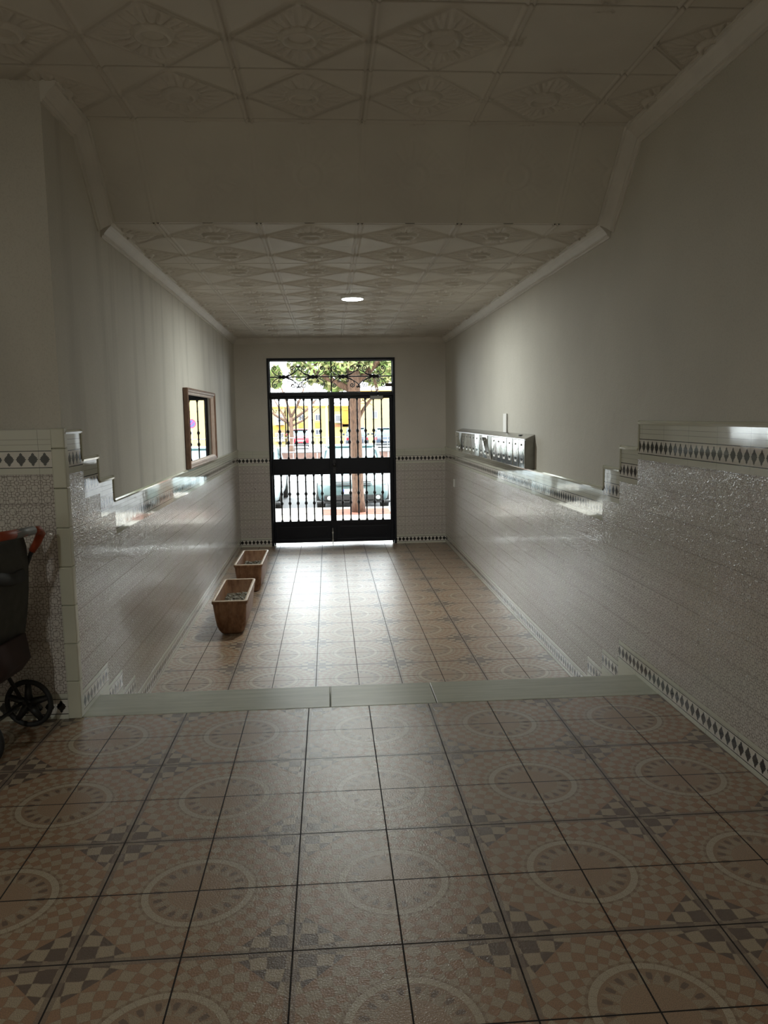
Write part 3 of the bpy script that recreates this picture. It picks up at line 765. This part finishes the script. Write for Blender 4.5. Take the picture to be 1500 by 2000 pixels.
# canvas seat back and hood
b = MB(); ny = 8; sec = [(-1.475, .985), (-1.462, .93), (-1.458, .84), (-1.465, .72), (-1.480, .60), (-1.50, .50), (-1.60, .44), (-1.86, .47), (-1.98, .52), (-1.98, .55), (-1.84, .53), (-1.66, .53), (-1.60, .60), (-1.56, .75), (-1.55, .90), (-1.53, .98)]
rings = []
for j in range(ny+1):
    y = YN+.02+(YF-YN-.05)*j/ny; s_ = sin(pi*j/ny); rings.append([L_(x-(.012*s_ if z > .5 else 0), y, z-.02*s_) for x, z in sec])
b.loft(rings); b.build('canvas_seat', M_fab, t)
b = MB(); b.loft([[L_(x, y, z+.015*sin(y*40)) for x, z in ((-1.450, .78), (-1.446, .80), (-1.456, .835), (-1.49, .84), (-1.49, .77))] for y in (YN+.02, 3.5, 3.6, 3.70)]); o = b.build('pocket_opening', M_tyre, t); o['label'] = 'black elastic pocket mouth'
b = MB(); b.loft([[L_(x, y, z) for x, z in ((-1.47, .52), (-1.452, .40), (-1.50, .34), (-1.75, .28), (-1.95, .30), (-1.95, .33), (-1.60, .50))] for y in (YN+.03, 3.5, 3.7)]); o = b.build('storage_basket', simple('dull_red_fabric', (.035, .016, .014), .9), t)
def pwheel(x, y, r):
    b = MB(); n = 36; b.tube([L_(x+(r-.012)*cos(2*pi*k/n), y, r+(r-.012)*sin(2*pi*k/n)) for k in range(n)], .013, 8, closed=True)
    w = b.build('wheel', M_tyre, t)
    b = MB(); b.lathe([(.022, -.02), (.026, -.01), (.026, .01), (.022, .02)], L_(x, y, r), 14, 'y')
    for k in range(5):
        a = 2*pi*k/5+.3; b.tube([L_(x, y, r), L_(x+(r-.02)*cos(a), y, r+(r-.02)*sin(a))], [.024, .014], 8)
    b.build('wheel_hub', M_blk, w)
for y in (YF+.055, YN+.03): pwheel(-1.548, y, .122)
for y in (YF-.02, YN): pwheel(-2.10, y, .09)

# ================================================================== outside
M_pave = simple('concrete_paving', (.42, .40, .36), .8, nscale=3, namp=.1)
mt, nt, bs = new_mat('pavement_slabs'); E.nt = nt; P, X, Y, Z = geo_pos()
gx = efract(X/.4+Y*.1); gy = efract(Y/.4); g = (emin(gx, 1-gx) < .02) | (emin(gy, 1-gy) < .02)
setc(bs, mixc(g*.5, (.46, .43, .38), (.2, .18, .16))); bs.inputs['Roughness'].default_value = .8; M_slab = mt
mt, nt, bs = new_mat('asphalt'); E.nt = nt; P, X, Y, Z = geo_pos()
setc(bs, mixc(step(noise(60, 3, P), .35, .7), (.12, .12, .125), (.20, .20, .205))); bs.inputs['Roughness'].default_value = .9; M_asph = mt
mt, nt, bs = new_mat('bark'); E.nt = nt; mp = nt.nodes.new('ShaderNodeMapping'); mp.inputs['Scale'].default_value = (30, 30, 9); nt.links.new(obj_pos(), mp.inputs[0])
n_ = noise(1, 4, mp.outputs[0], .7); setc(bs, mixc(step(n_, .35, .62), (.05, .026, .018), (.15, .085, .055))); bs.inputs['Roughness'].default_value = .9; bump(bs, n_, .02); M_bark = mt
M_leaf = simple('green_leaves', (.22, .31, .10), .6, nscale=2, namp=.5)
M_leaf2 = simple('yellow_green_leaves', (.38, .38, .18), .6, nscale=2, namp=.4)
M_red = simple('red_car_paint', (.30, .008, .02), .25, spec=.6); M_teal = simple('teal_car_paint', (.095, .155, .165), .22, spec=.6, namp=.03)
M_wcar = simple('white_car_paint', (.42, .48, .50), .25, spec=.6, namp=.03); M_navy = simple('dark_blue_car_paint', (.02, .035, .06), .25, spec=.6, namp=.05)
M_cglass = simple('car_glass', (.05, .10, .11), .05, spec=.8); M_blkp = simple('black_trim_plastic', (.02, .02, .022), .5)
M_lens = simple('headlight_lens', (.45, .50, .50), .08, spec=.8); M_tail = simple('tail_light', (.30, .01, .02), .2)
M_yel = simple('yellow_render', (.40, .22, .035), .85, nscale=1, namp=.05); M_yel2 = simple('pale_yellow_render', (.42, .32, .12), .85, nscale=1, namp=.04); M_or = simple('orange_render', (.34, .16, .08), .85)
M_wht = simple('white_render', (.42, .42, .42), .8, namp=.03); M_win = simple('dark_window_glass', (.05, .06, .08), .1)
M_metal = simple('galvanised_steel', (.22, .22, .22), .5, .3); M_brick = simple('brown_brickwork', (.13, .075, .06), .9, nscale=3, namp=.4)
M_soilr = simple('reddish_soil', (.20, .06, .035), .9, nscale=12, namp=.4)

b = MB(); b.box(-14, 14, YD+.28, 16.9, -.7, -.47); b.build('pavement', M_slab, kind='structure')
b = MB(); b.box(-14, 14, 16.9, 17.05, -.7, -.462); b.build('kerb', M_pave, kind='structure')
b = MB(); b.box(-.15, 1.25, 15.75, 16.75, -.50, -.464); o = b.build('tree_pit', M_soilr, kind='structure')
b = MB()
for (y0, z0, y1, z1) in ((17.05, -.60, 60, -.85), (60, -.85, 130, -3.2)):
    b.add([(-70, y0, z0), (70, y0, z0), (70, y1, z1), (-70, y1, z1), (-70, y0, z0-.5), (70, y0, z0-.5), (70, y1, z1-.5), (-70, y1, z1-.5)], [(0, 1, 2, 3), (4, 7, 6, 5), (0, 4, 5, 1), (1, 5, 6, 2), (2, 6, 7, 3), (3, 7, 4, 0)])
b.build('road', M_asph, kind='structure')

def tree(name, loc, h, r0, r1, label, branches, leaves=0, leafmat=None, crown=None, lean=(0, 0), seed=1, group=None):
    rnd = random.Random(seed); t = empty(name, loc); tag(t, label, 'tree', group)
    b = MB(); n = 10
    pts = [(lean[0]*(k/n)+rnd.uniform(-.01, .01), lean[1]*k/n, h*k/n) for k in range(n+1)]
    rad = [r0*(1.35-.35*min(1, k/1.5)) if k < 2 else r0+(r1-r0)*k/n for k in range(n+1)]
    b.tube(pts, rad, 14); b.build('trunk', M_bark, t)
    tips = []
    for (f, dx, dy, dz, r) in branches:
        z = h*f; p0 = Vector((lean[0]*f, lean[1]*f, z)); p3 = p0+Vector((dx, dy, dz))
        mid = (p0+p3)/2+Vector((rnd.uniform(-.08, .08), rnd.uniform(-.05, .05), -.06*abs(dx)))
        bb = MB(); bb.tube([p0, mid, p3], [r, r*.75, r*.4], 8)
        for k in range(5):
            q = p0.lerp(p3, rnd.uniform(.4, 1)); e = q+Vector((rnd.uniform(-.7, .7), rnd.uniform(-.4, .4), rnd.uniform(.1, .8)))*(.6 if abs(dx)+dz < 2 else 1.0)
            bb.tube([q, (q+e)/2+Vector((rnd.uniform(-.08, .08), 0, .03)), e], [r*.35, r*.25, r*.1], 5); tips.append(e)
            for k2 in range(3):
                e2 = e+Vector((rnd.uniform(-.45, .45), rnd.uniform(-.3, .3), rnd.uniform(-.1, .45))); bb.tube([e.lerp(q, .3), e2], [r*.15, r*.05], 4)
        bb.build('branch', M_bark, t)
    if leaves:
        bb = MB()
        for k in range(leaves):
            c = crown[rnd.randrange(len(crown))]
            d = Vector((rnd.gauss(0, 1), rnd.gauss(0, 1), rnd.gauss(0, 1))); d = d.normalized()*rnd.uniform(.3, 1)**.5
            p = Vector(c[:3])+Vector((d.x*c[3], d.y*c[3], d.z*c[4])); s_ = rnd.uniform(.05, .10)
            a = Vector((rnd.uniform(-1, 1), rnd.uniform(-1, 1), rnd.uniform(-1, 1))).normalized(); e_ = a.orthogonal().normalized()
            bb.add([p-a*s_, p+e_*s_*.5, p+a*s_, p-e_*s_*.5], [(0, 1, 2, 3)], rnd.random() < .4)
        o = bb.build('foliage', leafmat, t, fixn=False); o['kind'] = 'stuff'
    return t
tree('street_tree', (.585, 16.2, -.47), 2.9, .115, .135, 'street tree with thick brown trunk standing in the pavement pit outside the door',
     [(.62, .50, .1, .75, .045), (.86, -1.5, .2, .9, .07), (.90, 1.1, .2, 1.2, .07), (.97, -.35, 0, 1.6, .09), (.97, .55, .1, 1.7, .08)],
     3800, [M_leaf, M_leaf2], [(-.95, .2, 3.05, .45, .40), (-.45, .3, 2.85, .38, .36), (-.1, .2, 3.1, .5, .3), (.45, .4, 2.95, .35, .35), (.75, .1, 3.0, .30, .35), (-1.65, .3, 2.8, .12, .22), (0, .3, 3.8, 1.6, .45)], (-.06, 0), 5)
tree('bare_tree', (-2.45, 52, -.80), 2.3, .16, .12, 'small bare branching tree behind the railing by the red car',
     [(.8, -2.0, 0, 1.5, .10), (.9, 1.9, 0, 1.6, .10), (1, -.6, 0, 2.0, .10), (1, .9, 0, 1.9, .09), (.7, -1.2, 0, 2.1, .08), (.75, 1.6, 0, 1.0, .08)], seed=11)
far_trees = [(-11, 118, 4.4, 'green treetop above the roof line, leftmost behind the yellow houses'), (-3.5, 122, 4.0, 'green treetop above the roof line behind the lamp post')]
for i, (x, y, z, lab) in enumerate(far_trees):
    tree('background_tree', (x, y+14, -3.1), z+1.8, .3, .2, lab, [(.8, 1, 0, 1, .12)], 500, [M_leaf], [(0, 0, z+2.6, 1.4, 1.4), (1.0, 0, z+1.6, 1.0, 1.0)], seed=20+i, group='trees behind the yellow houses')

def car(name, loc, rz, paint, label, Wd=1.70, Ln=4.1, H=1.42, cabin=(.27, .80), hatch=True, near=False, group=None, plate=True):
    """car with its front towards -y in its own frame"""
    t = empty(name, loc, rz); tag(t, label, 'car', group)
    hw = Wd/2; b = MB(); rings = []
    prof = [(0, .32, .50, .70), (.015, .22, .62, .90), (.05, .17, .70, .97), (.14, .17, .80, 1.0), (.26, .17, .90, 1.0), (.40, .17, .93, 1.0), (.65, .17, .94, 1.0), (.85, .18, .95, .99), (.95, .20, .92, .97), (.985, .26, .85, .92), (1, .36, .70, .82)]
    for f, zb, zt, wf in prof:
        w = hw*wf; y = -Ln/2+Ln*f; m_ = (zb+zt)/2
        rings.append([(-w*.86, y, zb), (-w*.97, y, zb+.06), (-w, y, m_), (-w*.97, y, zt-.12), (-w*.86, y, zt-.03), (-w*.4, y, zt), (w*.4, y, zt), (w*.86, y, zt-.03), (w*.97, y, zt-.12), (w, y, m_), (w*.97, y, zb+.06), (w*.86, y, zb)])
    b.loft(rings); b.build('body', paint, t, subsurf=1)
    # cabin
    y0, y1 = -Ln/2+Ln*cabin[0], -Ln/2+Ln*cabin[1]
    b = MB(); pr = [(y0, .88, .93, .86), (y0+.35, .88, 1.14, .84), (y0+.75, .88, H-.05, .78), (y0+1.15, .88, H, .76), (y1-.55, .88, H-.02, .76), (y1-.2, .88, H-.12, .76), (y1+.1, .88, 1.15, .80), (y1+.25, .88, .93, .84)]
    rings = [[(-hw*wf*1.12, y, zb), (-hw*wf, y, zt-.06), (-hw*wf*.8, y, zt), (hw*wf*.8, y, zt), (hw*wf, y, zt-.06), (hw*wf*1.12, y, zb)] for y, zb, zt, wf in pr]
    b.loft(rings, smooth=False); b.build('glasshouse', M_cglass, t)
    b = MB(); b.box(-hw*.70, hw*.70, y0+.85, y1-.25, H-.035, H+.012); b.build('roof', paint, t, bevel=.02)
    for sx in (-1, 1):
        b = MB(); b.tube([(sx*hw*.86, y0+.02, .92), (sx*hw*.77, y0+.80, H-.03)], .035, 6); b.build('pillar', paint, t)
        b = MB(); b.tube([(sx*hw*.86, y1+.22, .92), (sx*hw*.77, y1-.3, H-.03)], .04, 6); b.build('pillar', paint, t)
    wp = None
    for sx in (-1, 1):
        for yy in (-Ln/2+.75, Ln/2-.78):
            b = MB(); b.lathe([(.2, -.10), (.29, -.095), (.305, -.06), (.305, .06), (.29, .095), (.2, .10)], n=22, axis='x')
            w = b.build('wheel', M_tyre, t); w.location = (sx*(hw-.09), yy, .305)
            b = MB(); b.lathe([(.19, 0), (.17, .012), (.05, .02), (.01, .02)], n=16, axis='x'); hc = b.build('hubcap', M_steel, w); hc.location = (sx*.10, 0, 0)
            if sx < 0: hc.rotation_euler = (0, 0, pi)
    yf = -Ln/2
    for sx in (-1, 1):
        b = MB(); b.loft([[(sx*hw*.50, yf+.03, .57), (sx*hw*.95, yf+.18, .60), (sx*hw*.95, yf+.27, .76), (sx*hw*.60, yf+.10, .74)], [(sx*hw*.50, yf+.25, .58), (sx*hw*.88, yf+.40, .62), (sx*hw*.88, yf+.40, .74), (sx*hw*.58, yf+.30, .71)]], smooth=False)
        b.build('headlight', M_lens, t, bevel=.01)
        b = MB(); b.box(sx*hw*.72 if sx > 0 else -hw*.92, sx*hw*.92 if sx > 0 else -hw*.72, -yf-.16, -yf+.005, .62, .80); b.build('tail_light', M_tail, t, bevel=.015)
    if near:
        for k in range(3):
            for sx in (-1, 1):
                b = MB(); b.box(*sorted((sx*hw*.07, sx*hw*.47)), yf-.005, yf+.05, .58+.037*k, .598+.037*k); b.build('grille_slat', M_blkp, t)
        b = MB(); b.box(-hw*.80, hw*.80, yf-.02, yf+.10, .25, .37); b.build('air_intake', M_blkp, t, bevel=.02)
        for sx in (-1, 1):
            b = MB(); b.lathe([(.05, -.03), (.05, -.036), (.01, -.042)], (sx*hw*.66, yf, .31), 14, 'y'); b.build('fog_light', M_lens, t)
    b = MB(); b.box(-hw*1.0, hw*1.0, yf+.0, yf+.16, .185, .24); b.build('bumper_trim', M_blkp, t, bevel=.02); b = MB(); b.box(-hw*.94, hw*.94, -yf-.14, -yf+.015, .20, .42); b.build('bumper_trim', M_blkp, t, bevel=.03)
    if plate:
        b = MB(); b.box(-.26, .26, yf-.035, yf-.012, .40, .51); p = b.build('number_plate', M_paper, t)
        b = MB(); b.box(-.26, -.215, yf-.038, yf-.034, .40, .51); q = b.build('plate_band', simple('plate_blue', (.03, .06, .35), .5), p)
        b = MB(); b.box(-.26, .26, -yf+.005, -yf+.02, .52, .63); b.build('number_plate', M_paper, t)
    for sx in (-1, 1):
        b = MB(); b.box(*sorted((sx*(hw+.0), sx*(hw+.17))), y0+.42, y0+.52, .93, 1.07); b.build('wing_mirror', paint, t, bevel=.03)
    return t
car('hatchback_car', (.53, 19.45, -.61), 0, M_teal, 'teal parked car seen head on behind the tree trunk outside the door', 1.66, 3.95, 1.40, near=True)
car('saloon_car', (-1.98, 19.55, -.61), 0, M_wcar, 'white parked car half cut off by the door frame on the left', 1.72, 4.1, 1.38, near=True)
car('distant_car', (-2.2, 60, -.80), pi+.08, M_red, 'bright red car parked beyond the railing across the street', 1.72, 3.9, 1.40)
car('distant_car', (2.1, 60, -.85), pi, M_navy, 'dark blue car across the street, partly hidden by the tree trunk', 1.75, 4.0, 1.50, group='dark blue cars across the street')
car('distant_car', (4.3, 60, -.85), pi-.05, M_navy, 'dark blue car across the street right of the tree trunk, red tail lights', 1.75, 4.3, 1.45, group='dark blue cars across the street')

# yellow houses
def house(x0, x1, y0, y1, z0, z1, mat, label, wins, bands=(), balc=()):
    t = empty('house', ((x0+x1)/2, y0, z0)); tag(t, label, 'house', 'yellow two storey houses across the street')
    ox = (x0+x1)/2
    b = MB(); b.box(x0-ox, x1-ox, 0, y1-y0, 0, z1-z0); b.build('wall', mat, t)
    b = MB(); b.box(x0-ox, x1-ox, -.15, y1-y0, z1-z0, z1-z0+.25); b.build('parapet', M_yel, t)
    for (xa, xb, za, zb, mm) in bands:
        b = MB(); b.box(xa-ox, xb-ox, -.12, 0, za-z0, zb-z0); b.build('wall_band', mm, t)
    for (xa, xb, za, zb) in wins:
        b = MB(); b.box(xa-ox-.12, xb-ox+.12, -.10, 0, za-z0-.12, zb-z0+.12); w = b.build('window', M_wht, t)
        b = MB(); b.box(xa-ox, (xa+xb)/2-ox-.05, -.14, -.09, za-z0, zb-z0); b.box((xa+xb)/2-ox+.05, xb-ox, -.14, -.09, za-z0, zb-z0); b.build('pane', M_win, w)
    for (xa, xb, za) in balc:
        b = MB(); b.box(xa-ox, xb-ox, -1.1, 0, za-z0-.15, za-z0)
        for k in range(int((xb-xa)/.22)+1): b.box(xa-ox+.22*k, xa-ox+.22*k+.04, -1.1, -1.05, za-z0, za-z0+.95)
        b.box(xa-ox, xb-ox, -1.1, -1.04, za-z0+.92, za-z0+1.0); b.build('balcony', M_wht, t)
    return t
def PXZ(px, py, Y):
    r = cam_vec((px-750)/FPX, -(py-1000)/FPX, 1); k = Y/r.y; return r.x*k, EYE+r.z*k
HY = 110
def hx(px): return PXZ(px, 830, HY)[0]
def hz(py): return PXZ(640, py, HY)[1]
house(hx(500), hx(555), HY, HY+9, hz(871), hz(796), M_yel2, 'pale yellow house with balconies at the left side of the view through the door',
      [(hx(542), hx(552), hz(822), hz(810)), (hx(542), hx(552), hz(856), hz(844))], [(hx(533), hx(556), hz(838), hz(830), M_yel), (hx(534), hx(556), hz(850), hz(838), M_or)], [(hx(538), hx(556), hz(826)), (hx(538), hx(556), hz(858))])
house(hx(557.5), hx(645), HY+2, HY+11, hz(870), hz(795), M_yel2, 'pale yellow house behind the red car and the bare tree',
      [(hx(584), hx(592), hz(820), hz(810)), (hx(617), hx(625), hz(820), hz(810)), (hx(584), hx(592), hz(848), hz(840)), (hx(617), hx(625), hz(848), hz(840))],
      [(hx(583), hx(594), hz(835), hz(825), M_yel), (hx(615), hx(627), hz(835), hz(825), M_yel)])
house(hx(650), hx(684), HY+1, HY+10, hz(871), hz(796), M_yel2, 'yellow house with orange bands left of the tree trunk',
      [(hx(656), hx(665), hz(823), hz(812))], [(hx(652), hx(684), hz(802), hz(797), M_yel), (hx(669), hx(684), hz(834), hz(803), M_yel), (hx(652), hx(684), hz(834), hz(829), M_or)], [(hx(654), hx(668), hz(824))])
house(hx(687), hx(930), HY-2, HY+8, hz(872), hz(768), M_yel2, 'tall pale yellow house at the right of the tree trunk, highest roof',
      [(hx(728), hx(734), hz(817), hz(806))], [(hx(724), hx(748), hz(780), hz(772), M_yel)])
b = MB(); b.box(-60, -16, 128, 134, -3.1, 1.2); b.box(14, 60, 128, 134, -3.1, 1.2); 

def railing(x0, x1, y, z, h, label, posts=.55, slope=0):
    t = empty('railing', ((x0+x1)/2, y, z)); tag(t, label, 'railing', 'metal railings along the street')
    hw = (x1-x0)/2
    b = MB(); b.tube([(-hw, 0, h), (hw, 0, h)], .03, 6); b.build('top_rail', M_metal, t)
    b = MB(); b.tube([(-hw, 0, h*.55), (hw, 0, h*.55)], .02, 6); b.build('mid_rail', M_metal, t)
    n = int(2*hw/posts); p0 = None
    for k in range(n+1):
        if p0 is None: bb = MB(); bb.tube([(0, 0, 0), (0, 0, h)], .02, 6); p0 = bb.build('post', M_metal, t); o = p0
        else: o = p0.copy(); COL.objects.link(o); o.parent = t
        o.location = (-hw+2*hw*k/n, 0, 0)
    return t
railing(-9, 9, 50, -.79, 1.0, 'long grey metal railing across the street before the red car', .75)
railing(-6, 6, 33, -.70, .75, 'nearer low metal railing in front of the brown brick bed', .5)
b = MB(); b.box(-7, 7, 35.0, 35.5, -.72, -.02); o = b.build('planting_bed', M_brick); tag(o, 'low brown brick bed between the two railings', 'wall')
for i, (px, w, hgt, lab) in enumerate([(607, .09, 4.4, 'pale grey lamp post right of the bare tree'), (639, .05, 4.0, 'thin beige lamp post beside the door leaf edge')]):
    x, z = PXZ(px, 870, 48); t = empty('lamp_post', (x, 48, -.78)); tag(t, lab, 'lamp post')
    b = MB(); b.tube([(0, 0, 0), (0, 0, .3), (0, 0, hgt*.72)], [w*2, w*1.3, w], 10); b.build('post', M_metal, t)
    b = MB(); b.tube([(0, 0, hgt*.72), (0, 0, hgt*.74), (.5, 0, hgt*.77)], [w, w*.7, w*.6], 8); b.box(.35, .85, -.10, .10, hgt*.76, hgt*.79); b.build('lamp_head', M_metal, t)
# round no-parking sign, seen in the mirror
t = empty('no_parking_sign', (5.45, 49, -.79)); tag(t, 'round purple-blue no parking sign on a thin pole, seen in the mirror', 'sign')
b = MB(); b.tube([(0, .02, 0), (0, .02, 2.3)], .025, 8); b.build('pole', M_metal, t)
b = MB(); b.lathe([(.28, -.008), (.28, .008)], (0, 0, 2.0), 28, 'y', smooth=False); b.build('sign_disc', simple('sign_red', (.45, .02, .05), .5), t)
b = MB(); b.lathe([(.215, -.014), (.215, -.008)], (0, 0, 2.0), 28, 'y', smooth=False); Mx = Matrix.Translation((0, -.016, 2.0)) @ Matrix.Rotation(radians(45), 4, 'Y'); b.build('sign_field', simple('sign_blue', (.06, .06, .40), .5), t)
b = MB(); b.box(-.235, .235, -.004, .002, -.025, .025, Mx); b.build('sign_bar', simple('sign_red_bar', (.45, .02, .05), .5), t)
